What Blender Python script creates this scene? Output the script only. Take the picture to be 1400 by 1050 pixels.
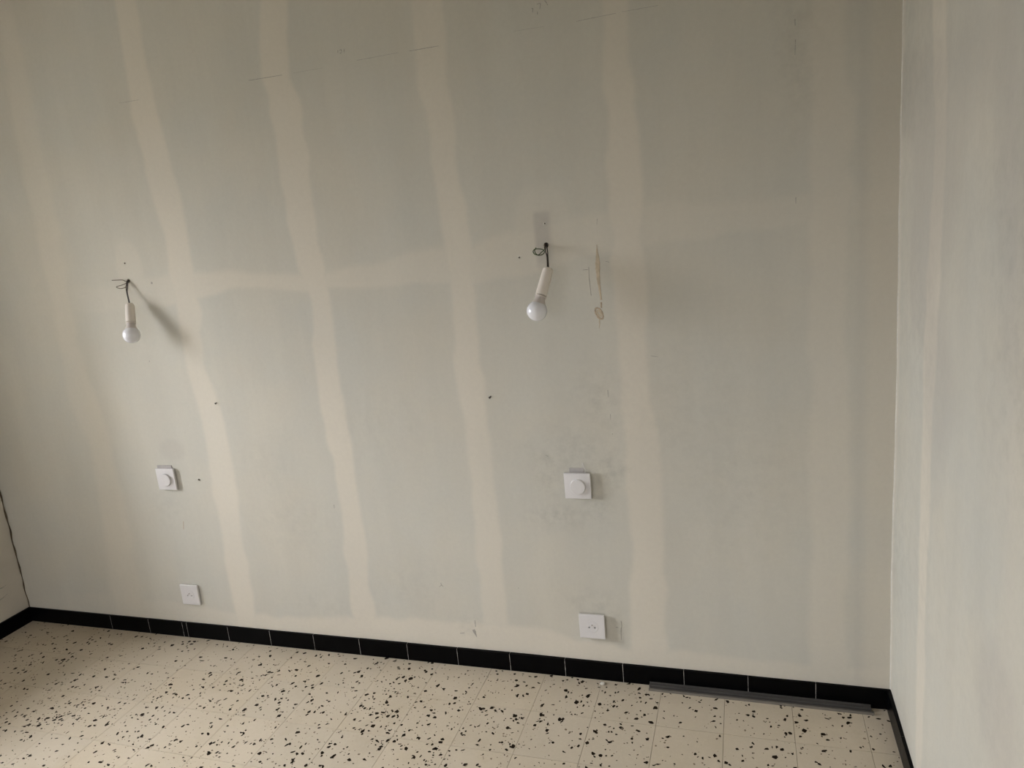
import bpy, bmesh, math, random
import numpy as np
from mathutils import Vector, Matrix, Euler

# ------------------------------------------------------------------ clear
for o in list(bpy.data.objects):
    bpy.data.objects.remove(o, do_unlink=True)
scene = bpy.context.scene
COL = scene.collection
random.seed(7)
rng = np.random.default_rng(11)

# ------------------------------------------------------------------ camera
CAM = Vector((-0.38528, -2.14617, 1.53208))
ROT = Euler((math.radians(77.66861), math.radians(5.32352), math.radians(17.20622)), 'XYZ')
F = 986.37                                   # focal length in pixels of the 1400-wide frame
cd = bpy.data.cameras.new('camera')
cam = bpy.data.objects.new('camera', cd)
COL.objects.link(cam)
cam.location = CAM
cam.rotation_euler = ROT
cd.sensor_fit = 'HORIZONTAL'
cd.sensor_width = 36.0
cd.lens = F / 1400 * 36.0
cd.clip_start = 0.02
scene.camera = cam

# ------------------------------------------------------------------ world, exposure
world = bpy.data.worlds.new('overcast_sky')
scene.world = world
world.use_nodes = True
bg = world.node_tree.nodes['Background']
bg.inputs['Color'].default_value = (1.0, 1.005, 1.085, 1)
# overcast sky: three times as bright overhead as at the horizon
wt = world.node_tree
wtc = wt.nodes.new('ShaderNodeTexCoord')
wsep = wt.nodes.new('ShaderNodeSeparateXYZ')
wmap = wt.nodes.new('ShaderNodeMapRange')
wt.links.new(wtc.outputs['Generated'], wsep.inputs[0])
wt.links.new(wsep.outputs['Z'], wmap.inputs['Value'])
wmap.inputs['From Min'].default_value, wmap.inputs['From Max'].default_value = 0.0, 1.0
wmap.inputs['To Min'].default_value, wmap.inputs['To Max'].default_value = 27.0, 81.0
wt.links.new(wmap.outputs['Result'], bg.inputs['Strength'])
vs = scene.view_settings
vs.view_transform = 'Standard'
vs.look = 'None'
vs.gamma = 1.0
vs.use_curve_mapping = False
vs.exposure = -0.13

# ------------------------------------------------------------------ dimensions of the room (metres)
XR, XL = 0.009, -3.481          # right and left wall planes
YF = -3.6                       # wall behind the camera
ZC = 2.62                       # ceiling
SK_H, SK_T = 0.0668, 0.010      # black skirting tiles
WIN_Y0, WIN_Y1 = -1.52, -0.58   # window opening in the left wall
WIN_Z0, WIN_Z1 = 0.78, 1.95
WALL_T = 0.26
DR_X0, DR_X1 = -3.00, -0.30      # opening for the added fill door in the wall behind the camera
DR_Z1 = 1.98



def portal(name, loc, rot, sx, sy):
    """light portal in a wall opening: lets Cycles find the sky, gives off nothing itself"""
    pl = bpy.data.lights.new(name, 'AREA')
    pl.shape = 'RECTANGLE'
    pl.size, pl.size_y = sx, sy
    pl.cycles.is_portal = True
    po = bpy.data.objects.new(name, pl)
    COL.objects.link(po)
    po.location, po.rotation_euler = loc, rot


portal('window_left_offscreen', (XL - WALL_T - 0.01, (WIN_Y0 + WIN_Y1) / 2, (WIN_Z0 + WIN_Z1) / 2), (0, math.radians(-90), 0), WIN_Z1 - WIN_Z0, WIN_Y1 - WIN_Y0)
portal('fill_door_offscreen', ((DR_X0 + DR_X1) / 2, YF - WALL_T - 0.01, DR_Z1 / 2), (math.radians(90), 0, 0), DR_X1 - DR_X0, DR_Z1)  # portal of the added fill door

# ------------------------------------------------------------------ helpers
RM = ROT.to_matrix()


def px(u, v, axis=1, val=0.0):
    """pixel of the 1400x1050 frame -> point on the plane axis = val"""
    d = RM @ Vector(((u - 700) / F, -(v - 525) / F, -1.0))
    t = (val - CAM[axis]) / d[axis]
    return CAM + d * t


def tag(o, label=None, cat=None, group=None, kind=None):
    if label: o['label'] = label
    if cat: o['category'] = cat
    if group: o['group'] = group
    if kind: o['kind'] = kind
    return o


def link_mesh(name, me, mat=None, parent=None):
    o = bpy.data.objects.new(name, me)
    COL.objects.link(o)
    if mat is not None and not me.materials:
        me.materials.append(mat)
    if parent is not None:
        o.parent = parent
    return o


def from_bm(name, bm, mat, parent=None, smooth=False):
    bmesh.ops.recalc_face_normals(bm, faces=bm.faces)
    me = bpy.data.meshes.new(name)
    bm.to_mesh(me)
    bm.free()
    if smooth:
        me.polygons.foreach_set('use_smooth', [True] * len(me.polygons))
        me.set_sharp_from_angle(angle=math.radians(40))
    return link_mesh(name, me, mat, parent)


def empty(name, loc=(0, 0, 0)):
    o = bpy.data.objects.new(name, None)
    o.empty_display_size = 0.05
    o.location = loc
    COL.objects.link(o)
    return o


def add_box(bm, x0, x1, y0, y1, z0, z1, bev=0.0, seg=2):
    r = bmesh.ops.create_cube(bm, size=1.0)
    vs_ = r['verts']
    for v in vs_:
        v.co = Vector(((x0 + x1) / 2 + v.co.x * (x1 - x0), (y0 + y1) / 2 + v.co.y * (y1 - y0), (z0 + z1) / 2 + v.co.z * (z1 - z0)))
    if bev > 0:
        es = list({e for v in vs_ for e in v.link_edges})
        bmesh.ops.bevel(bm, geom=es, offset=bev, segments=seg, profile=0.6, affect='EDGES')


def add_lathe(bm, prof, origin, axis, n=32):
    """prof: list of (r, h); h runs along axis from origin"""
    a = Vector(axis).normalized()
    s = a.cross(Vector((0, 1, 0.01))).normalized()
    t = a.cross(s)
    o = Vector(origin)
    rings = []
    for r, h in prof:
        if r < 1e-6:
            rings.append([bm.verts.new(o + a * h)])
        else:
            rings.append([bm.verts.new(o + a * h + (s * math.cos(2 * math.pi * k / n) + t * math.sin(2 * math.pi * k / n)) * r) for k in range(n)])
    for A, B in zip(rings, rings[1:]):
        for k in range(n):
            k2 = (k + 1) % n
            if len(A) == 1 and len(B) == 1: continue
            if len(A) == 1: bm.faces.new((A[0], B[k], B[k2]))
            elif len(B) == 1: bm.faces.new((A[k], B[0], A[k2]))
            else: bm.faces.new((A[k], B[k], B[k2], A[k2]))


def smooth_path(pts, n=10):
    """Catmull-Rom through the points"""
    P = [Vector(p) for p in pts]
    P = [P[0] * 2 - P[1]] + P + [P[-1] * 2 - P[-2]]
    out = []
    for i in range(1, len(P) - 2):
        for k in range(n):
            t = k / n
            a, b, c, d = P[i - 1], P[i], P[i + 1], P[i + 2]
            out.append(0.5 * ((2 * b) + (c - a) * t + (2 * a - 5 * b + 4 * c - d) * t * t + (3 * b - a - 3 * c + d) * t ** 3))
    out.append(P[-2])
    return out


def add_tube(bm, pts, r, n=8, closed=False):
    rings = []
    m = len(pts)
    up = None
    for i, p in enumerate(pts):
        a = pts[(i - 1) % m] if (closed or i > 0) else p
        b = pts[(i + 1) % m] if (closed or i < m - 1) else p
        d = (b - a).normalized()
        if up is None:
            up = d.orthogonal().normalized()
        up = (up - d * up.dot(d)).normalized()
        s = d.cross(up)
        rr = r(i / (m - 1)) if callable(r) else r
        rings.append([bm.verts.new(p + (up * math.cos(2 * math.pi * k / n) + s * math.sin(2 * math.pi * k / n)) * rr) for k in range(n)])
    pairs = list(zip(rings, rings[1:])) + ([(rings[-1], rings[0])] if closed else [])
    for A, B in pairs:
        for k in range(n):
            bm.faces.new((A[k], A[(k + 1) % n], B[(k + 1) % n], B[k]))
    if not closed:
        bm.faces.new(rings[0])
        bm.faces.new(rings[-1])


# ------------------------------------------------------------------ materials
def new_mat(name):
    m = bpy.data.materials.new(name)
    m.use_nodes = True
    nt = m.node_tree
    b = nt.nodes['Principled BSDF']
    return m, nt, b


def N(nt, typ, **kw):
    n = nt.nodes.new(typ)
    for k, v in kw.items():
        setattr(n, k, v)
    return n


def simple(name, col, rough=0.5, spec=0.5, metal=0.0, noise=0.0, nscale=40.0, bump=0.0):
    m, nt, b = new_mat(name)
    b.inputs['Base Color'].default_value = (*col, 1)
    b.inputs['Roughness'].default_value = rough
    b.inputs['Specular IOR Level'].default_value = spec
    b.inputs['Metallic'].default_value = metal
    tc = N(nt, 'ShaderNodeTexCoord')
    no = N(nt, 'ShaderNodeTexNoise')
    no.inputs['Scale'].default_value = nscale
    no.inputs['Detail'].default_value = 5
    nt.links.new(tc.outputs['Object'], no.inputs['Vector'])
    if noise:
        mp = N(nt, 'ShaderNodeMapRange')
        mp.inputs['From Min'].default_value = 0.3
        mp.inputs['From Max'].default_value = 0.7
        mp.inputs['To Min'].default_value = 1 - noise
        mp.inputs['To Max'].default_value = 1 + noise
        nt.links.new(no.outputs['Fac'], mp.inputs['Value'])
        mx = N(nt, 'ShaderNodeMix', data_type='RGBA', blend_type='MULTIPLY')
        mx.inputs[0].default_value = 1
        mx.inputs[6].default_value = (*col, 1)
        nt.links.new(mp.outputs['Result'], mx.inputs[7])
        nt.links.new(mx.outputs[2], b.inputs['Base Color'])
    if bump:
        bp = N(nt, 'ShaderNodeBump')
        bp.inputs['Strength'].default_value = bump
        bp.inputs['Distance'].default_value = 0.002
        nt.links.new(no.outputs['Fac'], bp.inputs['Height'])
        nt.links.new(bp.outputs['Normal'], b.inputs['Normal'])
    return m


def wall_material(name, board, joint, warm):
    """plasterboard / skimmed wall: board colour, filler colour on the joints, attributes carry where the filler lies"""
    m, nt, b = new_mat(name)
    L = nt.links.new
    tc = N(nt, 'ShaderNodeTexCoord')

    def attr(n):
        a = N(nt, 'ShaderNodeAttribute')
        a.attribute_name = n
        return a.outputs['Fac']

    def noise(scale, detail=4, rough=0.55, vec=None):
        n = N(nt, 'ShaderNodeTexNoise')
        n.inputs['Scale'].default_value = scale
        n.inputs['Detail'].default_value = detail
        n.inputs['Roughness'].default_value = rough
        L(vec or tc.outputs['Object'], n.inputs['Vector'])
        return n.outputs['Fac']

    def rng_(src, a, b_, c, d):
        n = N(nt, 'ShaderNodeMapRange')
        n.inputs['From Min'].default_value = a
        n.inputs['From Max'].default_value = b_
        n.inputs['To Min'].default_value = c
        n.inputs['To Max'].default_value = d
        L(src, n.inputs['Value'])
        return n.outputs['Result']

    def mix(fac, a, b_, mode='MIX'):
        n = N(nt, 'ShaderNodeMix', data_type='RGBA', blend_type=mode)
        if isinstance(fac, float): n.inputs[0].default_value = fac
        else: L(fac, n.inputs[0])
        for i, x in ((6, a), (7, b_)):
            if isinstance(x, tuple): n.inputs[i].default_value = (*x, 1)
            else: L(x, n.inputs[i])
        return n.outputs[2]

    # board: large soft blotches of skim coat
    big = rng_(noise(2.6, 5, 0.6), 0.35, 0.65, 0.0, 1.0)
    c = mix(big, board, tuple(x * k for x, k in zip(board, (1.05, 1.02, 0.985))))
    mp = N(nt, 'ShaderNodeMapping')
    mp.inputs['Scale'].default_value = (7, 7, 1.2)
    L(tc.outputs['Object'], mp.inputs['Vector'])
    streak = rng_(noise(1.0, 6, 0.6, mp.outputs['Vector']), 0.3, 0.7, 0.965, 1.035)
    c = mix(1.0, c, streak, 'MULTIPLY')
    c = mix(attr('joint'), c, joint)
    c = mix(attr('warm'), c, warm)
    c = mix(attr('grey'), c, (0.36, 0.335, 0.305))
    sc = N(nt, 'ShaderNodeMath', operation='MULTIPLY')
    L(attr('scuff'), sc.inputs[0])
    L(rng_(noise(26, 5, 0.65), 0.42, 0.66, 0.0, 1.0), sc.inputs[1])
    c = mix(sc.outputs[0], c, (0.30, 0.29, 0.255))
    fine = rng_(noise(70, 4, 0.7), 0.25, 0.75, 0.975, 1.025)
    c = mix(1.0, c, fine, 'MULTIPLY')
    L(c, b.inputs['Base Color'])
    b.inputs['Roughness'].default_value = 0.85
    b.inputs['Specular IOR Level'].default_value = 0.2
    bp = N(nt, 'ShaderNodeBump')
    bp.inputs['Strength'].default_value = 0.12
    bp.inputs['Distance'].default_value = 0.004
    L(noise(45, 5, 0.6), bp.inputs['Height'])
    L(bp.outputs['Normal'], b.inputs['Normal'])
    return m


BOARD = (0.515, 0.502, 0.44)
M_WALL = wall_material('plasterboard_skim', BOARD, (0.635, 0.585, 0.49), (0.60, 0.545, 0.445))
M_WALL_R = M_WALL
M_PLAIN = simple('old_plaster', (0.55, 0.51, 0.43), 0.9, 0.2, noise=0.06, nscale=6, bump=0.15)
M_CEIL = simple('ceiling_plaster', (0.60, 0.575, 0.525), 0.9, 0.2, noise=0.03, nscale=5)
M_BLACK = simple('black_glazed_tile', (0.002, 0.002, 0.0022), 0.3, 0.05, noise=0.2, nscale=30)
M_GROUT = simple('pale_grout', (0.40, 0.38, 0.35), 0.9, 0.2, noise=0.6, nscale=60)
M_WHITE = simple('white_plastic', (0.64, 0.62, 0.605), 0.35, 0.5, noise=0.015)
M_BRACKET = simple('grey_box_plaster', (0.40, 0.375, 0.355), 0.8, 0.3, noise=0.08)
M_HOLDER = simple('ivory_plastic', (0.72, 0.66, 0.585), 0.45, 0.5, noise=0.02)
M_COLLAR = simple('pale_grey_plastic', (0.55, 0.50, 0.46), 0.4, 0.5, noise=0.02)
M_WIRE = simple('dark_brown_wire', (0.035, 0.022, 0.017), 0.45, 0.4)
M_WIRE2 = simple('dark_wire', (0.032, 0.026, 0.022), 0.45, 0.4)
M_EARTH = simple('green_wire', (0.045, 0.075, 0.022), 0.45, 0.4, noise=0.4, nscale=200)
M_EARTHB = simple('brown_wire', (0.085, 0.06, 0.035), 0.45, 0.4)
M_BORE = simple('bored_plaster', (0.34, 0.29, 0.23), 0.95, 0.1, noise=0.2, nscale=200)
M_CRUMB = simple('plaster_crumb', (0.62, 0.60, 0.54), 0.9, 0.2, noise=0.08, nscale=120)
M_PENCIL = simple('pencil', (0.33, 0.315, 0.28), 0.8, 0.2, noise=0.3, nscale=260)
M_CRACK = simple('crack', (0.11, 0.085, 0.055), 0.95, 0.1, noise=0.3, nscale=80)
M_SCUFF = simple('scuff_grey', (0.34, 0.32, 0.28), 0.9, 0.2, noise=0.15, nscale=120)
M_GLUE = simple('dried_glue', (0.48, 0.40, 0.285), 0.55, 0.4, noise=0.12, nscale=80)
M_GLUED = simple('dried_glue_dark', (0.39, 0.31, 0.215), 0.5, 0.4, noise=0.2, nscale=150)
M_ALU = simple('aluminium_profile', (0.21, 0.195, 0.17), 0.28, 0.6, metal=0.35, noise=0.06, nscale=30)
M_GREYPL = simple('dark_grey_plastic', (0.075, 0.07, 0.064), 0.33, 0.4, noise=0.12, nscale=14)
M_BLOCKER = simple('light_blocker_render', (0.30, 0.28, 0.25), 0.95, 0.1, noise=0.1, nscale=2.0)  # surface of the added light blockers outside
M_EXT = simple('exterior_ground', (0.12, 0.115, 0.10), 0.95, 0.1, noise=0.15, nscale=1.0)


def glass_material(name, tint):
    m, nt, b = new_mat(name)
    nt.nodes.remove(b)
    tr = N(nt, 'ShaderNodeBsdfTransparent')
    tr.inputs['Color'].default_value = (*tint, 1)
    gl = N(nt, 'ShaderNodeBsdfGlossy')
    gl.inputs['Roughness'].default_value = 0.02
    fr = N(nt, 'ShaderNodeFresnel')
    fr.inputs['IOR'].default_value = 1.45
    mx = N(nt, 'ShaderNodeMixShader')
    nt.links.new(fr.outputs[0], mx.inputs[0])
    nt.links.new(tr.outputs[0], mx.inputs[1])
    nt.links.new(gl.outputs[0], mx.inputs[2])
    nt.links.new(mx.outputs[0], nt.nodes['Material Output'].inputs['Surface'])
    return m


M_GLASS = glass_material('window_glass', (0.93, 0.95, 0.94))
M_GLASS_DIM = glass_material('fill_dimming_glass', (0.085, 0.085, 0.084))  # tint chosen to dim the fill light from the added door


def globe_material():
    m, nt, b = new_mat('frosted_globe')
    b.inputs['Base Color'].default_value = (0.78, 0.78, 0.80, 1)
    b.inputs['Roughness'].default_value = 0.1
    b.inputs['Subsurface Weight'].default_value = 0.35
    b.inputs['Subsurface Radius'].default_value = (0.02, 0.02, 0.02)
    b.inputs['Coat Weight'].default_value = 0.3
    b.inputs['Coat Roughness'].default_value = 0.05
    return m


M_GLOBE = globe_material()


def tile_material():
    m, nt, b = new_mat('terrazzo_cream')
    L = nt.links.new
    tc = N(nt, 'ShaderNodeTexCoord')
    geo = N(nt, 'ShaderNodeNewGeometry')
    oi = N(nt, 'ShaderNodeObjectInfo')

    def noise(scale, detail=5, rough=0.6):
        n = N(nt, 'ShaderNodeTexNoise')
        n.inputs['Scale'].default_value = scale
        n.inputs['Detail'].default_value = detail
        n.inputs['Roughness'].default_value = rough
        L(geo.outputs['Position'], n.inputs['Vector'])
        return n.outputs['Fac']

    def ramp(src, a, b_, c, d):
        n = N(nt, 'ShaderNodeMapRange')
        n.inputs['From Min'].default_value = a
        n.inputs['From Max'].default_value = b_
        n.inputs['To Min'].default_value = c
        n.inputs['To Max'].default_value = d
        L(src, n.inputs['Value'])
        return n.outputs['Result']

    def mix(fac, a, b_, mode='MIX'):
        n = N(nt, 'ShaderNodeMix', data_type='RGBA', blend_type=mode)
        if isinstance(fac, float): n.inputs[0].default_value = fac
        else: L(fac, n.inputs[0])
        for i, x in ((6, a), (7, b_)):
            if isinstance(x, tuple): n.inputs[i].default_value = (*x, 1)
            else: L(x, n.inputs[i])
        return n.outputs[2]

    c = mix(ramp(noise(5), 0.35, 0.65, 0, 1), (0.53, 0.45, 0.33), (0.57, 0.49, 0.375))
    c = mix(ramp(oi.outputs['Random'], 0, 1, 0, 0.5), c, (0.50, 0.44, 0.345))
    # pale marble grains
    vo = N(nt, 'ShaderNodeTexVoronoi')
    vo.inputs['Scale'].default_value = 130
    L(geo.outputs['Position'], vo.inputs['Vector'])
    c = mix(ramp(vo.outputs['Distance'], 0.12, 0.2, 0.28, 0.0), c, (0.66, 0.60, 0.50))
    # yellow-brown dirt in drifts
    c = mix(ramp(noise(3.1, 6, 0.65), 0.56, 0.74, 0.0, 0.45), c, (0.38, 0.30, 0.19))
    c = mix(ramp(noise(90, 3), 0.3, 0.7, 0.0, 0.12), c, (0.36, 0.31, 0.24))
    L(c, b.inputs['Base Color'])
    L(ramp(noise(9), 0.3, 0.7, 0.30, 0.48), b.inputs['Roughness'])
    b.inputs['Specular IOR Level'].default_value = 0.4
    return m


M_TILE = tile_material()
M_JOINT = simple('dirty_joint', (0.21, 0.175, 0.13), 0.95, 0.1, noise=0.35, nscale=30)
M_CHIP = simple('terrazzo_dark_chip', (0.014, 0.009, 0.005), 0.5, 0.06, noise=0.5, nscale=60)
M_CHIPB = simple('terrazzo_brown_chip', (0.19, 0.145, 0.10), 0.45, 0.35, noise=0.3, nscale=60)

# ------------------------------------------------------------------ floor: slab, tiles, chips
bm = bmesh.new()
add_box(bm, XL - 0.02, XR + 0.02, YF - 0.02, 0.02, -0.12, -0.0016)
floor = tag(from_bm('floor', bm, M_JOINT), 'cream terrazzo tile floor with dark stone chips', kind='structure')

T = 0.2
TX, TY = -0.6723, -0.2051
GAP = 0.0006
xs = [TX + T * k for k in range(-40, 41)]
xs = [XL] + [x for x in xs if XL + 0.004 < x < XR - 0.004] + [XR]
ys = [TY + T * k for k in range(-40, 41)]
ys = [YF] + [y for y in ys if YF + 0.004 < y < -0.004] + [0.0]
tiles = [(xs[i], xs[i + 1], ys[j], ys[j + 1]) for i in range(len(xs) - 1) for j in range(len(ys) - 1)]
tiles.sort(key=lambda t: -(t[2] + t[3]))
cache = {}


def tile_mesh(w, d):
    key = (round(w, 4), round(d, 4))
    if key not in cache:
        b_ = bmesh.new()
        add_box(b_, -w / 2 + GAP, w / 2 - GAP, -d / 2 + GAP, d / 2 - GAP, -0.0036, 0.0, 0.00015, 1)
        me = bpy.data.meshes.new('floor_tile')
        b_.to_mesh(me)
        b_.free()
        me.materials.append(M_TILE)
        cache[key] = me
    return cache[key]


rest = bmesh.new()
for n, (x0, x1, y0, y1) in enumerate(tiles):
    if n < 298:
        o = link_mesh('floor_tile', tile_mesh(x1 - x0, y1 - y0), None, floor)
        o.location = ((x0 + x1) / 2, (y0 + y1) / 2, -random.random() * 0.0001)
    else:
        add_box(rest, x0 + GAP, x1 - GAP, y0 + GAP, y1 - GAP, -0.0036, 0.0)
tag(from_bm('floor_tiles_behind', rest, M_TILE, floor), kind='stuff')


def chip_mesh(name, count, mat, smin, smax, power, seed):
    """angular stone chips, polished flush with the tiles"""
    r = np.random.default_rng(seed)
    verts, faces = [], []
    # chips come in drifts: density from a few random centres
    cl = [(r.uniform(XL, XR), r.uniform(YF, 0), r.uniform(0.05, 0.16)) for _ in range(420)]
    made = 0
    while made < count:
        if r.random() < 0.5:
            c = cl[r.integers(len(cl))]
            x, y = r.normal(c[0], c[2]), r.normal(c[1], c[2])
        else:
            x, y = r.uniform(XL, XR), r.uniform(YF, 0)
        s = smin + (smax - smin) * r.random() ** power
        if not (XL + 0.012 < x < XR - 0.012 and YF + 0.012 < y < -0.012): continue
        # stay inside one tile
        if min((x - TX) % T, T - (x - TX) % T) < s * 0.55 or min((y - TY) % T, T - (y - TY) % T) < s * 0.55: continue
        k = int(r.integers(4, 8))
        ang = np.sort((np.arange(k) + r.uniform(-0.38, 0.38, k)) * 2 * np.pi / k)
        rad = s * r.uniform(0.55, 1.0, k)
        asp = r.uniform(0.35, 0.95)
        a0 = r.uniform(0, np.pi)
        px_, py_ = rad * np.cos(ang), rad * np.sin(ang) * asp
        X = x + px_ * np.cos(a0) - py_ * np.sin(a0)
        Y = y + px_ * np.sin(a0) + py_ * np.cos(a0)
        b0 = len(verts)
        z = 0.00012 + made % 5 * 0.00002
        verts += [(X[i], Y[i], z) for i in range(k)]
        faces.append(tuple(range(b0, b0 + k)))
        made += 1
    me = bpy.data.meshes.new(name)
    me.from_pydata(verts, [], faces)
    me.update()
    return tag(link_mesh(name, me, mat, floor), kind='stuff')


chip_mesh('dark_stone_chips', 19000, M_CHIP, 0.0026, 0.0118, 2.1, 3)
chip_mesh('brown_stone_chips', 9000, M_CHIPB, 0.0016, 0.0062, 2.0, 5)


# ------------------------------------------------------------------ walls as fine grids with attributes
def value_noise(x, z, cell, seed):
    r = np.random.default_rng(seed)
    tab = r.random((256, 256))
    xi, zi = x / cell, z / cell
    x0, z0 = np.floor(xi).astype(int), np.floor(zi).astype(int)
    fx, fz = xi - x0, zi - z0
    fx, fz = fx * fx * (3 - 2 * fx), fz * fz * (3 - 2 * fz)
    g = lambda a, b: tab[a % 256, b % 256]
    return (g(x0, z0) * (1 - fx) + g(x0 + 1, z0) * fx) * (1 - fz) + (g(x0, z0 + 1) * (1 - fx) + g(x0 + 1, z0 + 1) * fx) * fz


def sstep(a, b, x):
    t = np.clip((x - a) / (b - a), 0, 1)
    return t * t * (3 - 2 * t)


def edge_curve(pts, axis, val, coord):
    """pixel points of an edge -> (z sorted, coordinate) arrays on the wall plane"""
    w = [px(u, v, axis, val) for u, v in pts]
    w.sort(key=lambda q: q.z)
    return np.array([q.z for q in w]), np.array([q[coord] for q in w])


def band_mask(c, z, rows, axis, val, coord, soft, seed):
    """rows: (pixel y, left x, right x)"""
    zl, cl = edge_curve([(a, y) for y, a, b in rows], axis, val, coord)
    zr, cr = edge_curve([(b, y) for y, a, b in rows], axis, val, coord)
    lo = np.interp(z, zl, cl) + (value_noise(z, z * 0, 0.07, seed) - 0.5) * 0.016
    hi = np.interp(z, zr, cr) + (value_noise(z, z * 0, 0.07, seed + 1) - 0.5) * 0.016
    a, b = np.minimum(lo, hi), np.maximum(lo, hi)
    return sstep(a - soft, a + soft, c) * (1 - sstep(b - soft, b + soft, c))


def grid_wall(name, c0, c1, z0, z1, step, to_xyz, attrs, bulge, mat, holes=()):
    nc, nz = int(round((c1 - c0) / step)) + 1, int(round((z1 - z0) / step)) + 1
    cc, zz = np.meshgrid(np.linspace(c0, c1, nc), np.linspace(z0, z1, nz))
    drop = set()
    for hc, hz, hr, asp in holes:                 # the eight vertices around the middle one form the mouth of the hole
        i, j = int(round((hc - c0) / (c1 - c0) * (nc - 1))), int(round((hz - z0) / (z1 - z0) * (nz - 1)))
        for dj in (-1, 0, 1):
            for di in (-1, 0, 1):
                if di or dj:
                    a = math.atan2(dj, di)
                    cc[j + dj, i + di], zz[j + dj, i + di] = hc + hr * math.cos(a), hz + hr * asp * math.sin(a)
        drop |= {(j - 1) * (nc - 1) + i - 1, (j - 1) * (nc - 1) + i, j * (nc - 1) + i - 1, j * (nc - 1) + i}
    c, z = cc.ravel(), zz.ravel()
    co = to_xyz(c, z, bulge(c, z)).astype(np.float32)
    idx = np.arange(nc * nz).reshape(nz, nc)
    q = np.stack([idx[:-1, :-1], idx[:-1, 1:], idx[1:, 1:], idx[1:, :-1]], -1).reshape(-1, 4)
    q = np.delete(q, sorted(drop), axis=0)
    me = bpy.data.meshes.new(name)
    me.vertices.add(len(co))
    me.vertices.foreach_set('co', co.ravel())
    me.loops.add(q.size)
    me.loops.foreach_set('vertex_index', q.ravel().astype(np.int32))
    me.polygons.add(len(q))
    me.polygons.foreach_set('loop_start', (np.arange(len(q)) * 4).astype(np.int32))
    me.update(calc_edges=True)
    me.polygons.foreach_set('use_smooth', np.ones(len(q), dtype=bool))
    for k, f in attrs.items():
        a = me.attributes.new(k, 'FLOAT', 'POINT')
        a.data.foreach_set('value', np.clip(f(c, z), 0, 1).astype(np.float32))
    me.update()
    return link_mesh(name, me, mat)


BANDS = [  # strength, softness, rows of (pixel y, left x, right x)
    (0.45, 0.022, [(0, -8, 15), (129, 13, 41), (257, 36, 71), (386, 64, 92), (473, 81, 107), (537, 92, 128), (601, 118, 150), (687, 138, 167), (794, 150, 190)]),
    (0.85, 0.012, [(0, 156, 188), (64, 165, 195), (129, 176, 210), (193, 188, 225), (257, 206, 242), (321, 223, 257), (430, 242, 274), (494, 255, 278), (559, 272, 300), (644, 285, 319), (730, 304, 330), (794, 313, 343), (860, 325, 352)]),
    (0.85, 0.010, [(0, 354, 393), (107, 356, 397), (135, 367, 410), (214, 378, 421), (300, 393, 429), (364, 408, 442), (407, 423, 451), (494, 431, 463), (559, 438, 470), (623, 453, 481), (687, 465, 491), (751, 470, 500), (794, 476, 504), (860, 482, 516)]),
    (0.70, 0.011, [(0, 560, 607), (107, 573, 613), (171, 583, 620), (257, 596, 631), (321, 609, 641), (428, 618, 650), (494, 622, 656), (559, 633, 667), (644, 643, 673), (730, 650, 684), (816, 658, 693), (880, 664, 700)]),
    (0.80, 0.012, [(0, 822, 859), (86, 826, 861), (171, 829, 871), (257, 831, 876), (343, 837, 880), (430, 842, 886), (516, 848, 886), (580, 854, 897), (644, 858, 908), (730, 863, 910), (816, 861, 910), (900, 862, 912)]),
    (0.50, 0.014, [(0, 1108, 1159), (86, 1106, 1157), (130, 1106, 1168), (257, 1106, 1163), (430, 1106, 1157), (644, 1108, 1164), (816, 1106, 1157), (930, 1106, 1158)]),
]
H_TOP = [(150, 392), (240, 372), (350, 373), (420, 372), (500, 362), (560, 346), (640, 340), (700, 318), (800, 295), (900, 281), (1000, 274), (1100, 268), (1230, 255)]
H_BOT = [(150, 425), (240, 414), (350, 392), (420, 398), (500, 394), (600, 389), (700, 381), (800, 352), (900, 335), (1000, 318), (1100, 308), (1230, 295)]


def horizontal_band(x, z):
    t = sorted([tuple(px(u, v))[0::2] for u, v in H_TOP])
    b = sorted([tuple(px(u, v))[0::2] for u, v in H_BOT])
    zt = np.interp(x, [q[0] for q in t], [q[1] for q in t]) + (value_noise(x, x * 0, 0.1, 41) - 0.5) * 0.02
    zb = np.interp(x, [q[0] for q in b], [q[1] for q in b]) + (value_noise(x, x * 0, 0.1, 42) - 0.5) * 0.02
    m = sstep(zb - 0.012, zb + 0.012, z) * (1 - sstep(zt - 0.016, zt + 0.016, z))
    s = np.interp(x, [-3.3, -2.5, -2.3, -1.8, -1.2, -0.3, 0.0], [0.0, 0.25, 0.65, 0.6, 0.4, 0.25, 0.2])
    return m * s


def joint_back(x, z):
    m = np.zeros_like(x)
    for i, (s, soft, rows) in enumerate(BANDS):
        m = np.maximum(m, s * band_mask(x, z, rows, 1, 0.0, 0, soft, 20 + 2 * i) * (0.82 + 0.36 * value_noise(x, z, 0.2, 60 + i)) * 0.85)
    m = np.maximum(m, horizontal_band(x, z))
    # filler trowelled along the skirting
    top = SK_H + 0.035 + 0.075 * value_noise(x, x * 0, 0.28, 91) + 0.02 * value_noise(x, x * 0, 0.06, 92)
    s = np.interp(x, [-3.4, -2.6, -2.2, -1.0, -0.6, 0.0], [0.1, 0.3, 0.75, 0.75, 0.6, 0.4])
    m = np.maximum(m, s * (1 - sstep(top - 0.012, top + 0.016, z)))
    # light oval around the wall-lamp cable by the left corner
    p = px(177, 366)
    d = np.hypot((x - p.x) / 0.062, (z - p.z) / 0.105)
    m = np.maximum(m, 0.30 * (1 - sstep(0.8, 1.1, d)))
    p = px(741, 300)
    d = np.hypot((x - p.x) / 0.085, (z - p.z) / 0.11)
    m = np.maximum(m, 0.25 * (1 - sstep(0.8, 1.2, d)))
    return m


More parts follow.
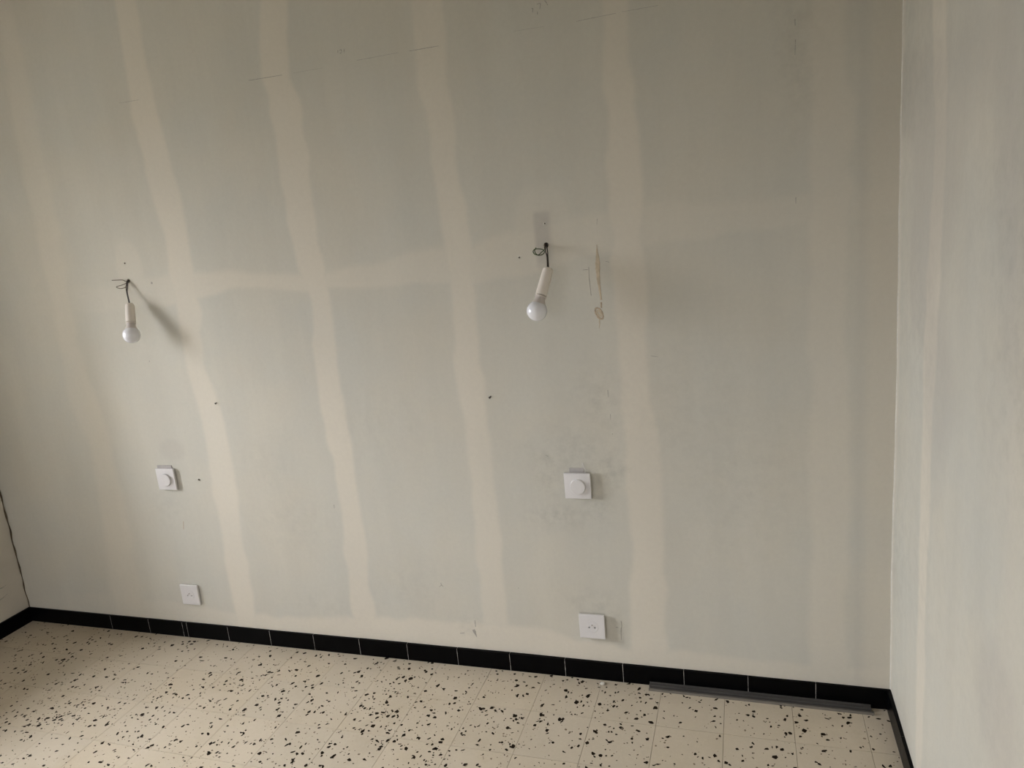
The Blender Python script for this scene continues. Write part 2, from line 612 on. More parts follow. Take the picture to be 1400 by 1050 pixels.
def warm_back(x, z):
    # filler on the corner tape beside the right wall
    return 0.4 * sstep(-0.085, -0.045, x)


def grey_back(x, z):
    # bare board left under the old lamp plate
    a, b = px(729, 291), px(756, 360)
    m = 0.50 * sstep(a.x - 0.006, a.x + 0.006, x) * (1 - sstep(b.x - 0.012, b.x + 0.012, x)) * sstep(b.z - 0.03, b.z + 0.02, z) * (1 - sstep(a.z - 0.004, a.z + 0.006, z))
    a = px(1164, 0).x
    m = np.maximum(m, 0.15 * sstep(a + 0.01, a + 0.03, x) * (1 - sstep(-0.09, -0.05, x)) * (0.5 + 0.5 * value_noise(x, z, 0.3, 13)))
    p = px(235, 615)
    m = np.maximum(m, 0.2 * (1 - sstep(0.6, 1.1, np.hypot((x - p.x) / 0.07, (z - p.z) / 0.05))))
    return m


SCUFFS = [(790, 620, .16, .10, .5), (765, 705, .11, .05, .6), (832, 645, .06, .06, .8), (750, 640, .05, .12, .6), (815, 690, .07, .10, .5), (812, 825, .10, .05, .5),
          (845, 860, .025, .06, .7), (640, 855, .06, .05, .4), (400, 715, .20, .12, .22), (360, 640, .15, .10, .2), (520, 580, .18, .14, .2), (560, 800, .16, .1, .25),
          (440, 830, .2, .06, .25), (230, 690, .1, .1, .25), (1010, 660, .2, .3, .22), (940, 560, .2, .25, .2), (820, 545, .08, .12, .45), (1087, 60, .05, .2, .4)]


def scuff_back(x, z):
    m = np.zeros_like(x)
    for u, v, a, b, s in SCUFFS:
        p = px(u, v)
        m = np.maximum(m, s * np.exp(-((x - p.x) / a) ** 2 - ((z - p.z) / b) ** 2))
    return m * 0.6


def bulge_back(x, z):
    w = (value_noise(x, z, 0.55, 5) - 0.5) * 0.006 + (value_noise(x, z, 0.17, 6) - 0.5) * 0.0016
    return w + 0.0006 * joint_back(x, z)


HOLES = [(176, 384, 0.0075, 1.0, 0.035, False), (747, 335, 0.0080, 1.0, 0.035, False), (171, 360, 0.0036, 1.0, 0.03, True), (745, 305.5, 0.0028, 1.0, 0.03, True),
         (272, 656, 0.0048, 1.0, 0.007, True), (710.5, 352, 0.0030, 1.0, 0.006, True)]     # pixel, radius, aspect, depth, rim
wall_back = grid_wall('wall_back', XL - 0.02, XR + 0.02, 0.0, ZC, 0.0065, lambda c, z, b: np.stack([c, -b, z], -1),
                      dict(joint=joint_back, warm=warm_back, grey=grey_back, scuff=scuff_back), bulge_back, M_WALL,
                      [(px(u, v).x, px(u, v).z, r, asp) for u, v, r, asp, d, rim in HOLES])
tag(wall_back, 'unpainted plasterboard wall with pale vertical filler bands', kind='structure')

# right wall
R_BANDS = [(0.75, 0.010, [(0, 1277, 1296), (190, 1277, 1294), (450, 1264, 1281), (650, 1259, 1272), (880, 1255, 1266), (1040, 1253, 1262)])]


def joint_right(y, z):
    m = np.zeros_like(y)
    for s, soft, rows in R_BANDS:
        m = np.maximum(m, s * band_mask(y, z, rows, 0, XR, 1, soft, 70))
    m = np.maximum(m, 0.6 * (1 - sstep(0.008, 0.03, -y)))
    m = np.maximum(m, 0.35 * np.exp(-((z - 1.62) / 0.10) ** 2) * (1 - sstep(0.05, 1.2, -y)))
    return m


def warm_right(y, z):
    a = px(1387, 300, 0, XR).y
    return 0.45 * (1 - sstep(a - 0.08, a + 0.02, y)) * (0.6 + 0.4 * value_noise(y, z, 0.4, 17))


def bulge_right(y, z):
    return (value_noise(y, z, 0.5, 8) - 0.5) * 0.005


wall_right = grid_wall('wall_right', YF - 0.02, 0.02, 0.0, ZC, 0.012, lambda c, z, b: np.stack([XR - b, c, z], -1),
                       dict(joint=joint_right, warm=warm_right,
                            grey=lambda y, z: 0.25 * sstep(0.5, 0.8, value_noise(y, z, 0.22, 31)),
                            scuff=lambda y, z: 0.25 * value_noise(y, z, 0.3, 33)),
                       bulge_right, M_WALL_R)
tag(wall_right, 'skim-coated side wall with thin pale filler line', kind='structure')

# left wall: thick masonry with the window opening
bm = bmesh.new()
X0, X1 = XL - WALL_T, XL
add_box(bm, X0, X1, YF, WIN_Y0, -0.02, ZC)
add_box(bm, X0, X1, WIN_Y1, 0.03, -0.02, ZC)
add_box(bm, X0, X1, WIN_Y0, WIN_Y1, -0.02, WIN_Z0)
add_box(bm, X0, X1, WIN_Y0, WIN_Y1, WIN_Z1, ZC)
wall_left = tag(from_bm('wall_left', bm, M_PLAIN), 'old plastered wall with window opening', kind='structure')
bm = bmesh.new()
add_box(bm, XL - WALL_T, DR_X0, YF - WALL_T, YF, -0.02, ZC)
add_box(bm, DR_X1, XR + 0.1, YF - WALL_T, YF, -0.02, ZC)
add_box(bm, DR_X0, DR_X1, YF - WALL_T, YF, DR_Z1, ZC)
tag(from_bm('wall_front', bm, M_PLAIN), kind='structure')
bm = bmesh.new()
add_box(bm, XL - WALL_T, XR + 0.1, YF - WALL_T, 0.1, ZC, ZC + 0.1)
tag(from_bm('ceiling', bm, M_CEIL), kind='structure')

# the window in the left wall
bm = bmesh.new()
fx0, fx1 = XL - WALL_T + 0.03, XL - WALL_T + 0.08
ft = 0.045
add_box(bm, fx0, fx1, WIN_Y0, WIN_Y0 + ft, WIN_Z0, WIN_Z1)
add_box(bm, fx0, fx1, WIN_Y1 - ft, WIN_Y1, WIN_Z0, WIN_Z1)
add_box(bm, fx0, fx1, WIN_Y0 + ft, WIN_Y1 - ft, WIN_Z0, WIN_Z0 + ft)
add_box(bm, fx0, fx1, WIN_Y0 + ft, WIN_Y1 - ft, WIN_Z1 - ft, WIN_Z1)
ym = (WIN_Y0 + WIN_Y1) / 2
add_box(bm, fx0, fx1, ym - 0.025, ym + 0.025, WIN_Z0 + ft, WIN_Z1 - ft)
window = tag(from_bm('window_1', bm, M_WHITE), 'white framed window with two panes', kind='structure')
for a, b in ((WIN_Y0 + ft, ym - 0.025), (ym + 0.025, WIN_Y1 - ft)):
    bm = bmesh.new()
    v = [bm.verts.new((fx0 + 0.025, y, z)) for y, z in ((a, WIN_Z0 + ft), (b, WIN_Z0 + ft), (b, WIN_Z1 - ft), (a, WIN_Z1 - ft))]
    bm.faces.new(v)
    from_bm('pane', bm, M_GLASS, window)
bm = bmesh.new()
add_box(bm, fx1, XL + 0.02, WIN_Y0, WIN_Y1, WIN_Z0 - 0.0, WIN_Z0 + 0.02, 0.003)
from_bm('window_sill', bm, M_WHITE, window)

# unseen glazed double door, added behind the camera for fill light
bm = bmesh.new()
fy0, fy1 = YF - WALL_T + 0.03, YF - WALL_T + 0.08
dm = (DR_X0 + DR_X1) / 2
add_box(bm, DR_X0, DR_X0 + 0.07, fy0, fy1, 0, DR_Z1)
add_box(bm, DR_X1 - 0.07, DR_X1, fy0, fy1, 0, DR_Z1)
add_box(bm, dm - 0.06, dm + 0.06, fy0, fy1, 0, DR_Z1)
for a, b in ((DR_X0 + 0.07, dm - 0.06), (dm + 0.06, DR_X1 - 0.07)):
    add_box(bm, a, b, fy0, fy1, DR_Z1 - 0.07, DR_Z1)
    add_box(bm, a, b, fy0, fy1, -0.001, 0.25)
door = tag(from_bm('fill_door_1', bm, M_WHITE), 'unseen white glazed double door added for fill light', kind='structure')
for a, b in ((DR_X0 + 0.07, dm - 0.06), (dm + 0.06, DR_X1 - 0.07)):
    bm = bmesh.new()
    bm.faces.new([bm.verts.new((x, fy0 + 0.025, z)) for x, z in ((a, 0.25), (b, 0.25), (b, DR_Z1 - 0.07), (a, DR_Z1 - 0.07))])
    from_bm('pane', bm, M_GLASS_DIM, door)

# unseen wall and eave added outside the window to shade the left corner
bm = bmesh.new()
add_box(bm, XL - WALL_T - 1.2, XL - WALL_T - 0.001, -2.2, -1.9, -3.0, 4.5)
tag(from_bm('light_blocker_wall', bm, M_BLOCKER), kind='structure')
bm = bmesh.new()
add_box(bm, XL - WALL_T - 0.62, XL - WALL_T - 0.001, -1.9, 1.0, 2.28, 2.42)  # added slab, cuts steep sky light near the left corner
tag(from_bm('light_blocker_eave', bm, M_BLOCKER), kind='structure')

# ground outside
bm = bmesh.new()
add_box(bm, -60, 40, -60, 40, -3.2, -3.0)
tag(from_bm('ground', bm, M_EXT), kind='structure')


# ------------------------------------------------------------------ skirting of black tiles
def skirting(name, joints, place, label):
    """joints: coordinates along the wall; place(c0, c1) -> box bounds"""
    bm = bmesh.new()
    add_box(bm, *place(joints[0], joints[-1], 0.0003, SK_H - 0.0012))
    root = tag(from_bm(name, bm, M_GROUT), label, kind='structure')
    for a, b in zip(joints, joints[1:]):
        t = bmesh.new()
        add_box(t, *place(a + 0.00048, b - 0.00048, 0.0, SK_H - random.random() * 0.0008), 0.0009, 2)
        from_bm('skirting_tile', t, M_BLACK, root)
    return root


def sk_back(a, b, inset, h):
    return (a, b, -SK_T + inset, 0.004, 0.0, h)


jb = [px(u, v, 1, -SK_T).x for u, v in ((150, 842), (202, 847), (248.5, 852.5), (254.5, 853))]
jb = [XL + 0.002] + jb + [-T * k for k in range(12, 0, -1)] + [XR - 0.002]
skirting('baseboard_back', jb, sk_back, 'black glazed skirting tiles with pale joints')
n = int((-YF) / T)
jr = [YF] + [-SK_T - T * k for k in range(n - 1, -1, -1)]
skirting('baseboard_right', jr + [0.0], lambda a, b, i, h: (XR - SK_T + i, XR + 0.004, a, b, 0.0, h), 'black glazed skirting tiles below the right wall')
skirting('baseboard_left', [YF] + [-SK_T - 0.2 - T * k for k in range(n - 2, -1, -1)] + [0.0], lambda a, b, i, h: (XL - 0.004, XL + SK_T - i, a, b, 0.0, h),
         'black glazed skirting tiles below the left wall')

# ridge of filler in the right corner, crack in the left corner
bm = bmesh.new()
zs_ = np.linspace(SK_H - 0.003, ZC, 120)
bx_, by_ = bulge_right(zs_ * 0, zs_), bulge_back(zs_ * 0 + XR, zs_)
pts = [Vector((XR - a, -b + 0.0006 * math.sin(z * 23 + 1), z)) for a, b, z in zip(bx_, by_, zs_)]
add_tube(bm, pts, lambda t: 0.0022 + 0.0004 * math.sin(t * 140) + 0.0003 * math.sin(t * 61), 8)
tag(from_bm('trim_1', bm, M_CRUMB, smooth=True), 'rough ridge of filler in the wall corner', kind='structure')
bm = bmesh.new()
pts = [Vector((XL + 0.003 + 0.0018 * math.sin(z * 31) + 0.0012 * math.sin(z * 77), -0.003 - 0.0012 * math.sin(z * 53), z)) for z in np.linspace(SK_H - 0.002, ZC, 160)]
add_tube(bm, pts, lambda t: 0.0024 + 0.0008 * math.sin(t * 190), 6)
from_bm('corner_crack', bm, M_CRACK, wall_left)


# ------------------------------------------------------------------ small marks on the back wall
def wall_y(x, z):
    return -float(bulge_back(np.array([x]), np.array([z]))[0])


def on_wall(u, v, lift=0.0):
    p = px(u, v)
    p.y = wall_y(p.x, p.z) - lift
    return p


def ribbon(name, pix, widths, mat, lift=0.0006, sub=6, jitter=0.0):
    """thin raised smear or line that follows pixel points on the wall; widths in metres"""
    P = [px(u, v) for u, v in pix]
    path = smooth_path(P, sub)
    ws = np.interp(np.linspace(0, 1, len(path)), np.linspace(0, 1, len(widths)), widths)
    bm = bmesh.new()
    top = []
    for i, p in enumerate(path):
        d = path[min(i + 1, len(path) - 1)] - path[max(i - 1, 0)]
        s = Vector((-d.z, 0, d.x)).normalized()
        w = ws[i] / 2 * (1 + random.uniform(-jitter, jitter))
        y = wall_y(p.x, p.z)
        row = []
        for k, l in ((-1, -0.0006), (-0.7, lift), (0.7, lift), (1, -0.0006)):
            q = p + s * (w * k)
            q.y = y - l
            row.append(bm.verts.new(q))
        top.append(row)
    for A, B in zip(top, top[1:]):
        for k in range(3):
            bm.faces.new((A[k], A[k + 1], B[k + 1], B[k]))
    return from_bm(name, bm, mat, wall_back)


def hole(u, v, r, asp, depth, rim):
    """bore behind a hole cut in the wall, with a low broken rim"""
    c = on_wall(u, v)
    bm = bmesh.new()
    A, B = [], []
    for i in range(8):
        a = math.pi / 4 * i
        x, z = c.x + r * math.cos(a), c.z + r * asp * math.sin(a)
        A.append(bm.verts.new((x, wall_y(x, z), z)))
        B.append(bm.verts.new((c.x + (x - c.x) * 0.95, c.y + depth, c.z + (z - c.z) * 0.95)))
    for i in range(8):
        bm.faces.new((A[i], A[(i + 1) % 8], B[(i + 1) % 8], B[i]))
    bm.faces.new(B)
    h = from_bm('drilled_hole', bm, M_BORE, wall_back)
    if rim:
        bm = bmesh.new()
        pts = [Vector((c.x + r * 1.12 * math.cos(2 * math.pi * i / 14), c.y - 0.0002, c.z + r * 1.12 * asp * math.sin(2 * math.pi * i / 14))) for i in range(14)]
        add_tube(bm, pts, lambda t: r * 0.16 + 0.0004, 5, closed=True)
        from_bm('broken_rim', bm, M_CRUMB, h)
    return h


def filled_spot(u, v, r, mat):
    """plugged screw hole, a flat spot of old filler"""
    c = on_wall(u, v)
    bm = bmesh.new()
    ring0 = [bm.verts.new((c.x + q * math.cos(2 * math.pi * i / 12), c.y - 0.0006, c.z + q * math.sin(2 * math.pi * i / 12))) for i, q in enumerate(r * random.uniform(0.8, 1.12) for _ in range(12))]
    bm.faces.new(ring0)
    return from_bm('filled_hole', bm, mat, wall_back)


def nail(u, v, r, length, down):
    """dark nail left in the wall; its tail in the photograph is its shadow"""
    c = on_wall(u, v)
    bm = bmesh.new()
    add_lathe(bm, [(0, -0.004), (r * 0.6, -0.004), (r * 0.6, length - 0.0012), (r, length - 0.001), (r, length), (0, length + 0.0004)], c, (0, -1, -down), 12)
    return from_bm('nail', bm, M_WIRE, wall_back, smooth=True)


for u, v, r, asp, d, rim in HOLES:
    hole(u, v, r, asp, d, rim)
filled_spot(207.5, 387, 0.0045, M_SCUFF)
filled_spot(204, 494, 0.0026, M_SCUFF)
filled_spot(837.5, 593, 0.0018, M_SCUFF)
filled_spot(709, 804, 0.0018, M_SCUFF)
nail(295.3, 551, 0.0034, 0.006, 0.25)
nail(671, 542, 0.0036, 0.011, 0.1)
# glue drip and ring beside the right-hand lamp
ribbon('glue_drip', [(816, 334), (816.3, 343), (817, 353), (817.2, 365), (818, 380), (820, 395), (822, 410)], [0.0015, 0.006, 0.014, 0.016, 0.013, 0.009, 0.007], M_GLUE, jitter=0.15)
ribbon('glue_drip', [(822, 413), (822.3, 421)], [0.006, 0.005], M_GLUED)
ring = []
for i in range(19):
    a = 2 * math.pi * i / 18
    ring.append((819.3 + 5.2 * math.cos(a) + 1.4 * math.sin(a), 428.5 + 7.2 * math.sin(a) + 2.2 * math.cos(a)))
ribbon('glue_ring', ring, [0.006] * 19, M_GLUED, sub=3, jitter=0.3)
ring = [(819.3 + (a - 819.3) * 0.5, 428.5 + (b - 428.5) * 0.5) for a, b in ring]
ribbon('glue_smear', ring, [0.007] * 19, M_GLUE, lift=0.0004, sub=3, jitter=0.3)
ribbon('glue_drip', [(819.5, 437), (819.8, 443), (819.3, 449)], [0.004, 0.003, 0.001], M_GLUE)
# scratches
ribbon('scratch', [(805, 365), (805.3, 376), (806, 384), (807, 392), (808.3, 404)], [0.0015, 0.0012, 0.002, 0.0015, 0.002], M_SCUFF)
ribbon('scratch', [(797, 369), (804, 368.5)], [0.0015, 0.002], M_SCUFF)
ribbon('scratch', [(816.5, 299), (816, 307)], [0.0015, 0.001], M_SCUFF)
ribbon('scratch', [(828, 357), (833, 358.5)], [0.0015, 0.0015], M_SCUFF)
ribbon('scratch', [(602.5, 797), (603.6, 800), (606, 802)], [0.0015, 0.0028, 0.0022], M_SCUFF)
ribbon('scratch', [(600.5, 802.5), (603.6, 800)], [0.0015, 0.0024], M_SCUFF)
ribbon('scratch', [(649, 848), (650, 857)], [0.0025, 0.003], M_SCUFF)
ribbon('chip', [(647, 861), (648.5, 864), (651.5, 871)], [0.012, 0.013, 0.002], M_SCUFF)
ribbon('chip', [(629, 866), (635, 865.5)], [0.003, 0.003], M_SCUFF)
ribbon('scratch', [(250.6, 713), (250.8, 724)], [0.003, 0.003], M_GLUED)
ribbon('scratch', [(831, 533), (831.6, 543)], [0.003, 0.002], M_SCUFF)
ribbon('scratch', [(834.5, 566), (835, 574)], [0.002, 0.001], M_SCUFF)
ribbon('scratch', [(456.5, 690), (457, 695)], [0.003, 0.002], M_SCUFF)
ribbon('scratch', [(890, 486.5), (899, 487.5)], [0.002, 0.001], M_SCUFF)
ribbon('scratch', [(849, 849), (850, 856), (849, 862), (849.5, 875)], [0.003, 0.002, 0.003, 0.001], M_SCUFF)
ribbon('scratch', [(842, 858), (845, 857.7)], [0.003, 0.002], M_SCUFF)
ribbon('scratch', [(1087, 26), (1087.2, 35)], [0.003, 0.002], M_PENCIL)
ribbon('scratch', [(1087.5, 54), (1087, 75)], [0.002, 0.0015], M_PENCIL)
ribbon('scratch', [(1088, 270), (1088, 278)], [0.002, 0.002], M_PENCIL)
ribbon('scratch', [(746, 622), (750, 624)], [0.003, 0.003], M_SCUFF)
# pencil level line and pencilled marks near the ceiling
for seg, w in (([(163, 141), (190, 136.5)], 0.0014), ([(340, 110), (350, 108.5), (386, 102.5)], 0.0024), ([(400, 100), (440, 93)], 0.0008), ([(488, 82.5), (505, 79.5), (545, 72)], 0.0014),
               ([(560, 70), (600, 63)], 0.0022), ([(702, 43), (745, 36)], 0.0008), ([(788, 29.5), (800, 26.5), (842, 18)], 0.0016), ([(850, 16), (900, 7)], 0.0012)):
    ribbon('pencil_line', seg, [w * 0.7, w, w * 0.7], M_PENCIL, lift=0.0003)
for seg in ([(462, 68.5), (462, 72.5)], [(464, 69), (466.5, 68), (467, 72), (464.5, 73)], [(470.3, 66.5), (470.5, 72.5)],
            [(727, 11.5), (728.5, 12), (728.3, 17)], [(734, 6), (737, 5), (739, 5.5), (738, 12.5)], [(734.8, 16), (735, 20)], [(744, 1), (746, 2), (749, 7.5)]):
    ribbon('pencil_mark', seg, [0.0022, 0.003, 0.002], M_PENCIL, lift=0.0003, sub=4)
# scuffs on the left wall
for (u, v), (u2, v2) in (((-4, 808), (8, 800)), ((-6, 826), (10, 812))):
    a, b = px(u, v, 0, XL), px(u2, v2, 0, XL)
    bm = bmesh.new()
    q = [(a, 0.003), ((a + b) / 2, -0.004), (b, 0.002)]
    rows = [[bm.verts.new((XL + l, p.y, p.z + w * k)) for k, l in ((-1, -0.0004), (0, 0.0006), (1, -0.0004))] for p, w in q]
    for A, B in zip(rows, rows[1:]):
        for k in range(2): bm.faces.new((A[k], A[k + 1], B[k + 1], B[k]))
    from_bm('scuff_mark', bm, M_SCUFF, wall_left)


# ------------------------------------------------------------------ switches and sockets
def plate_centre(corners, y):
    P = [px(u, v, 1, y) for u, v in corners]
    return Vector((sum(p.x for p in P) / 4, 0, sum(p.z for p in P) / 4))


PL, PD = 0.0865, 0.010          # plate size, depth


def make_plate(name, corners, label, cat, group, stand):
    c = plate_centre(corners, -PD - stand)
    root = empty(name, (c.x, 0.0, c.z))
    tag(root, label, cat, group)
    bm = bmesh.new()
    add_box(bm, -PL / 2, PL / 2, -PD - stand, -stand - 0.0005, -PL / 2, PL / 2, 0.0022, 3)
    from_bm('cover_plate', bm, M_WHITE, root, smooth=True)
    bm = bmesh.new()
    add_box(bm, -PL / 2 + 0.006, PL / 2 - 0.006, -stand - 0.001, 0.006, -PL / 2 + 0.006, PL / 2 - 0.006)
    from_bm('mounting_frame', bm, M_COLLAR, root)
    return root, -PD - stand


def dimmer(corners, label, stand, wire):
    root, yf = make_plate('dimmer_switch', corners, label, 'switch', 'rotary dimmer switches on the plasterboard wall', stand)
    bm = bmesh.new()
    add_lathe(bm, [(0, -0.001), (0.0262, -0.001), (0.0262, 0.0003), (0.0252, 0.0005), (0.0249, 0.0058), (0.0236, 0.0070), (0, 0.0073)], (0.001, yf, -0.001), (0, -1, 0), 40)
    from_bm('dimmer_knob', bm, M_WHITE, root, smooth=True)
    bm = bmesh.new()
    fl = (-PL / 2 + 0.016, -PL / 2 + 0.064) if wire else (-PL / 2 + 0.002, -PL / 2 + 0.072)
    add_box(bm, fl[0], fl[1], -0.0025, 0.004, PL / 2 - 0.01, PL / 2 + (0.0135 if wire else 0.011), 0.0012, 2)
    tag(from_bm('wall_box_flange', bm, M_BRACKET, root), 'grey edge of the wall box above the plate')
    if wire:
        bm = bmesh.new()
        add_tube(bm, smooth_path([(0.024, -0.004, PL / 2 - 0.004), (0.026, -0.006, PL / 2 + 0.008), (0.022, -0.006, PL / 2 + 0.020), (0.018, -0.003, PL / 2 + 0.031)], 6), 0.0011, 6)
        tag(from_bm('loose_thread', bm, M_WHITE, root, smooth=True), 'thin white strand sticking up behind the plate')
    return root


def bore(o, points, y0, y1, r):
    """cut round holes along Y through a part"""
    bm = bmesh.new()
    for x, z in points:
        add_lathe(bm, [(0, y0), (r, y0), (r, y1), (0, y1)], (x, 0, z), (0, 1, 0), 16)
    c = from_bm('cutter', bm, None)
    m = o.modifiers.new('bore', 'BOOLEAN')
    m.operation, m.object, m.solver = 'DIFFERENCE', c, 'EXACT'
    c.location = o.parent.location if o.parent.parent is None else o.parent.parent.location
    bpy.context.view_layer.update()
    me = bpy.data.meshes.new_from_object(o.evaluated_get(bpy.context.evaluated_depsgraph_get()))
    o.modifiers.clear()
    me.polygons.foreach_set('use_smooth', [False] * len(me.polygons))
    o.data = me
    bpy.data.objects.remove(c, do_unlink=True)


def socket(corners, label, stand, pin_z):
    root, yf = make_plate('wall_socket', corners, label, 'socket', 'power sockets above the black skirting', stand)
    plate = [c for c in root.children if c.name.startswith('cover_plate')][0]
    bm = bmesh.new()
    add_lathe(bm, [(0, -0.001), (0.0215, -0.001), (0.0215, 0.0004), (0.0205, 0.0007), (0, 0.0007)], (0, yf, 0), (0, -1, 0), 40)
    face = from_bm('socket_face', bm, M_WHITE, root, smooth=True)
    pins = [(s * 0.0095, pin_z) for s in (-1, 1)]
    bore(plate, pins, yf - 0.01, yf + PD + 0.002, 0.0029)
    bore(face, pins, yf - 0.01, yf + PD + 0.002, 0.0029)
    for x, z in pins:
        bm = bmesh.new()
        add_lathe(bm, [(0.0029, 0.0006), (0.0030, 0.0005), (0.0030, -0.0088), (0, -0.0088)], (x, yf, z), (0, -1, 0), 16)
        from_bm('pin_hole', bm, M_COLLAR, face)
    bm = bmesh.new()
    add_lathe(bm, [(0, 0), (0.0024, 0), (0.0024, 0.004), (0.0016, 0.0052), (0, 0.0055)], (0, yf, pin_z + 0.0095), (0, -1, 0), 16)
    from_bm('earth_pin', bm, M_COLLAR, face, smooth=True)
    return root


dimmer([(211.7, 641), (236.5, 641), (241.5, 670.3), (217.7, 669.8)], 'white rotary dimmer switch close to the dark left corner, small hole beside it', 0.003, False)
dimmer([(770.3, 646.9), (806.9, 647.4), (809.1, 683.4), (772.6, 681.4)], 'white rotary dimmer switch with thin strand above, amid grey scuffs', 0.007, True)
socket([(244.5, 799), (270, 801), (273.5, 828), (250, 826.5)], 'white wall socket below the dimmer switch near the left corner', 0.002, -0.002)
socket([(791.1, 838.9), (826.3, 841.1), (828.3, 875.7), (792.3, 873.1)], 'white wall socket standing proud with wide shadow, below scuffed dimmer switch', 0.006, -0.002)


# ------------------------------------------------------------------ bare bulbs on wires
def bare_lamp(hole_px, top_px, top_d, bulb_px, bulb_d, label, loops, wire_bend):
    h = on_wall(*hole_px)
    top = px(*top_px, 1, -top_d)
    ctr = px(*bulb_px, 1, -bulb_d)                    # middle of the globe
    ax = (ctr - top).normalized()
    root = empty('bare_bulb_lamp', h)
    tag(root, label, 'lamp', 'bare bulbs hanging from wall wires')
    inv = Matrix.Translation(-h)

    def part(name, bm, mat, parent=root, lab=None, smooth=True):
        bm.transform(inv)
        o = from_bm(name, bm, mat, parent, smooth)
        if lab: o['label'] = lab
        return o

    Lt = (ctr - top).length
    hl = Lt - 0.048                                    # holder length
    r = 0.0168
    bm = bmesh.new()
    add_lathe(bm, [(0, -0.002), (0.007, -0.002), (0.0128, 0.0), (r - 0.0015, 0.004), (r - 0.0008, 0.010), (r, hl * 0.55), (r + 0.0003, hl * 0.9), (r + 0.0006, hl), (0, hl)], top, ax, 36)
    holder = part('lamp_holder', bm, M_HOLDER)
    bm = bmesh.new()
    add_lathe(bm, [(0, hl - 0.001), (r - 0.009, hl - 0.001), (r - 0.009, hl + 0.0036), (0, hl + 0.0036)], top, ax, 36)
    part('groove', bm, M_HOLDER, holder)
    bm = bmesh.new()
    add_lathe(bm, [(0, hl + 0.0030), (r + 0.0002, hl + 0.0030), (r + 0.0002, hl + 0.0056), (r - 0.003, hl + 0.0064), (0, hl + 0.0064)], top, ax, 36)
    part('retaining_ring', bm, M_HOLDER, holder)
    # bulb: grey collar flaring into the frosted globe
    bm = bmesh.new()
    z0, R = hl + 0.004, 0.030   # collar starts inside the ring
    add_lathe(bm, [(0, z0), (0.0150, z0), (0.0148, z0 + 0.004), (0.0156, z0 + 0.010), (0.0182, z0 + 0.016), (0.0222, z0 + 0.0240), (0, z0 + 0.0240)], top, ax, 36)
    bulb = part('bulb_collar', bm, M_COLLAR)
    bm = bmesh.new()
    prof = []
    for i in range(21):
        a = math.radians(48 + (180 - 48) * i / 20)
        prof.append((max(R * math.sin(a), 0 if i == 20 else 1e-5), Lt - R * math.cos(a)))
    prof[-1] = (0, Lt + R)
    prof = [(0, prof[0][1])] + prof
    add_lathe(bm, prof, top, ax, 40)
    part('globe', bm, M_GLOBE, lab='frosted white bulb globe')
    # two wires from the hole into the holder
    side = ax.cross(Vector((0, 1, 0))).normalized()
    for s, mat in ((-1, M_WIRE), (1, M_WIRE2)):
        mid = h.lerp(top, 0.5) + Vector(wire_bend)
        bm = bmesh.new()
        a = h + Vector((s * 0.0015, 0.002, 0))
        b = top + ax * 0.004 + side * (s * 0.0018)
        add_tube(bm, smooth_path([a, h + Vector((s * 0.002, -0.006, -0.001)), h.lerp(mid, 0.55) + Vector((s * 0.003, -0.004, 0)), mid + side * (s * 0.0014), b], 8), 0.0017, 8)
        part('wire', bm, mat)
    for pts, mat, nm in loops:
        P = [px(u, v, 1, -d) for u, v, d in pts]
        bm = bmesh.new()
        add_tube(bm, smooth_path(P, 8), 0.0013, 8)
        part(nm, bm, mat)
    return root


bare_lamp((176, 384), (177.5, 416), 0.038, (180.0, 458), 0.086,
          'bare frosted bulb in ivory holder hanging near the left corner, straight wire end', [
              ([(176, 384, 0.002), (172, 385, 0.008), (168, 383, 0.012), (160, 383, 0.014), (153, 383.2, 0.016)], M_EARTHB, 'wire_end'),
              ([(176, 385, 0.002), (172, 387.5, 0.012), (166, 390, 0.016), (160, 391.8, 0.018), (160, 393.2, 0.02), (165, 394.6, 0.02), (171, 393, 0.016), (174, 389, 0.008), (175.5, 385, 0.002)], M_EARTHB, 'wire_loop')],
          (-0.006, -0.004, 0))
e = [(747, 335, 0.002), (744.5, 338, 0.012), (744.5, 341, 0.016), (739, 346, 0.02), (736, 348.5, 0.022), (731, 347.5, 0.024), (728.8, 343.5, 0.024), (732, 340.5, 0.022),
     (738, 340.3, 0.018), (743, 341.8, 0.016), (744.2, 345, 0.017), (741.5, 348, 0.02), (736, 349, 0.024), (732.5, 346.5, 0.026), (731, 342.5, 0.026), (733, 338.5, 0.026)]
bare_lamp((747, 335), (749.8, 367), 0.068, (734.0, 425.0), 0.122,
          'bare frosted bulb in tilted ivory holder beside brown glue drip, coiled green wire', [(e, M_EARTH, 'earth_wire_coil')], (0.002, -0.006, 0))


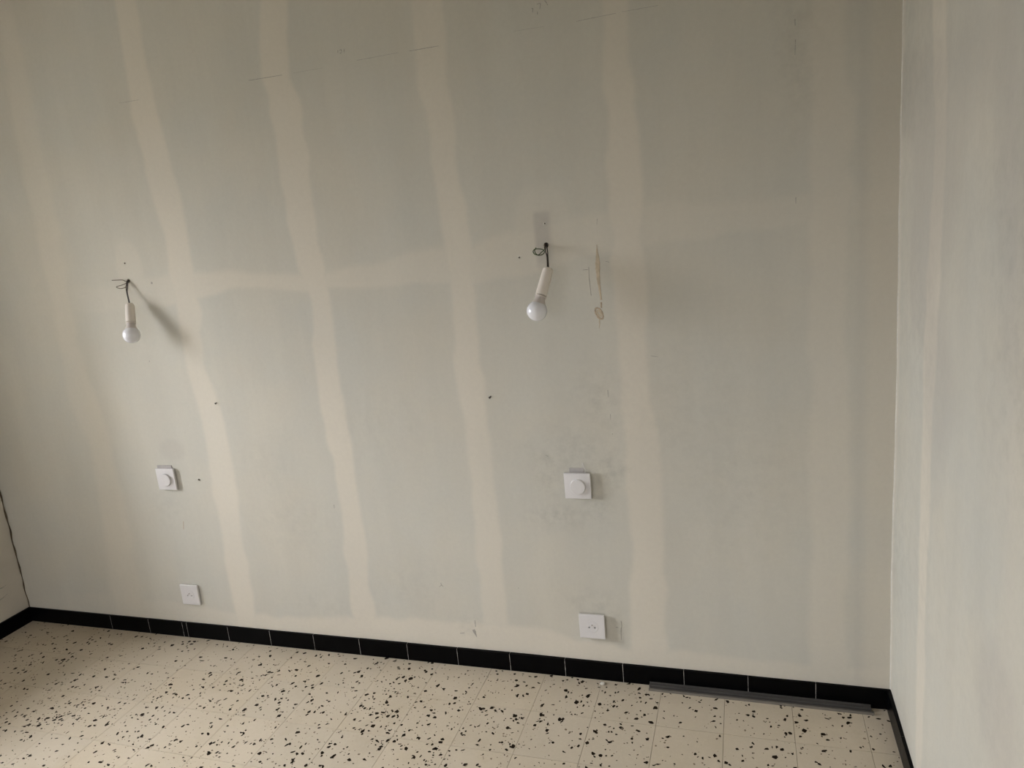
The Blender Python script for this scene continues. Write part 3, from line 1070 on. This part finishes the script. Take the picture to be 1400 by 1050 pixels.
# ------------------------------------------------------------------ strips lying on the floor along the skirting
def strip(name, a, b, prof, mat, label, cat, group=None):
    """prof: closed outline (across, up); across points into the room"""
    a, b = Vector(a), Vector(b)
    d = (b - a).normalized()
    s = Vector((d.y, -d.x, 0)).normalized()
    if s.y > 0: s = -s
    bm = bmesh.new()
    A = [bm.verts.new(a + s * u + Vector((0, 0, w))) for u, w in prof]
    B = [bm.verts.new(b + s * u + Vector((0, 0, w))) for u, w in prof]
    k = len(prof)
    for i in range(k):
        bm.faces.new((A[i], A[(i + 1) % k], B[(i + 1) % k], B[i]))
    bm.faces.new(A)
    bm.faces.new(B)
    return tag(from_bm(name, bm, mat), label, cat, group)


fa, fb = px(887, 944.5, 2, 0), px(1195.5, 978.5, 2, 0)      # front foot line on the floor
nrm = Vector((fb.y - fa.y, -(fb.x - fa.x), 0)).normalized()
if nrm.y > 0: nrm = -nrm
t = 0.0012
# front: shiny aluminium angle; back: dark grey plastic channel
wA = 0.014
strip('metal_strip', fa - nrm * wA, fb - nrm * wA, [(0, 0), (wA, 0), (wA, 0.009), (wA - t, 0.009), (wA - t, t), (0.5 * wA, t), (0.5 * wA, 0.008), (0.5 * wA - t, 0.008), (0.5 * wA - t, t), (0, t)],
      M_ALU, 'shiny aluminium profile lying on the floor in front of dark grey strip', 'metal strip')
wB = 0.017
ba, bb = fa - nrm * (wA + wB + 0.001), fb - nrm * (wA + wB + 0.001)
bb = bb - (bb - ba).normalized() * 0.006
strip('plastic_channel', ba, bb, [(0, 0), (wB, 0), (wB, 0.013), (wB - 0.002, 0.013), (wB - 0.002, 0.010), (0.002, 0.010), (0.002, 0.014), (0, 0.014)],
      M_GREYPL, 'dark grey plastic channel lying on the floor against black skirting', 'plastic strip')

# crumb of plaster by the skirting
c = px(824, 935, 2, 0)
bm = bmesh.new()
bmesh.ops.create_icosphere(bm, subdivisions=2, radius=0.0085)
for v in bm.verts:
    v.co *= random.uniform(0.82, 1.1)
    v.co.z = max(v.co.z * 0.55, -0.003)
o = from_bm('plaster_crumb', bm, M_CRUMB)
o.location = (c.x, c.y - 0.002, 0.0032)
tag(o, 'small pale crumb of plaster on the floor by the skirting', 'crumb')
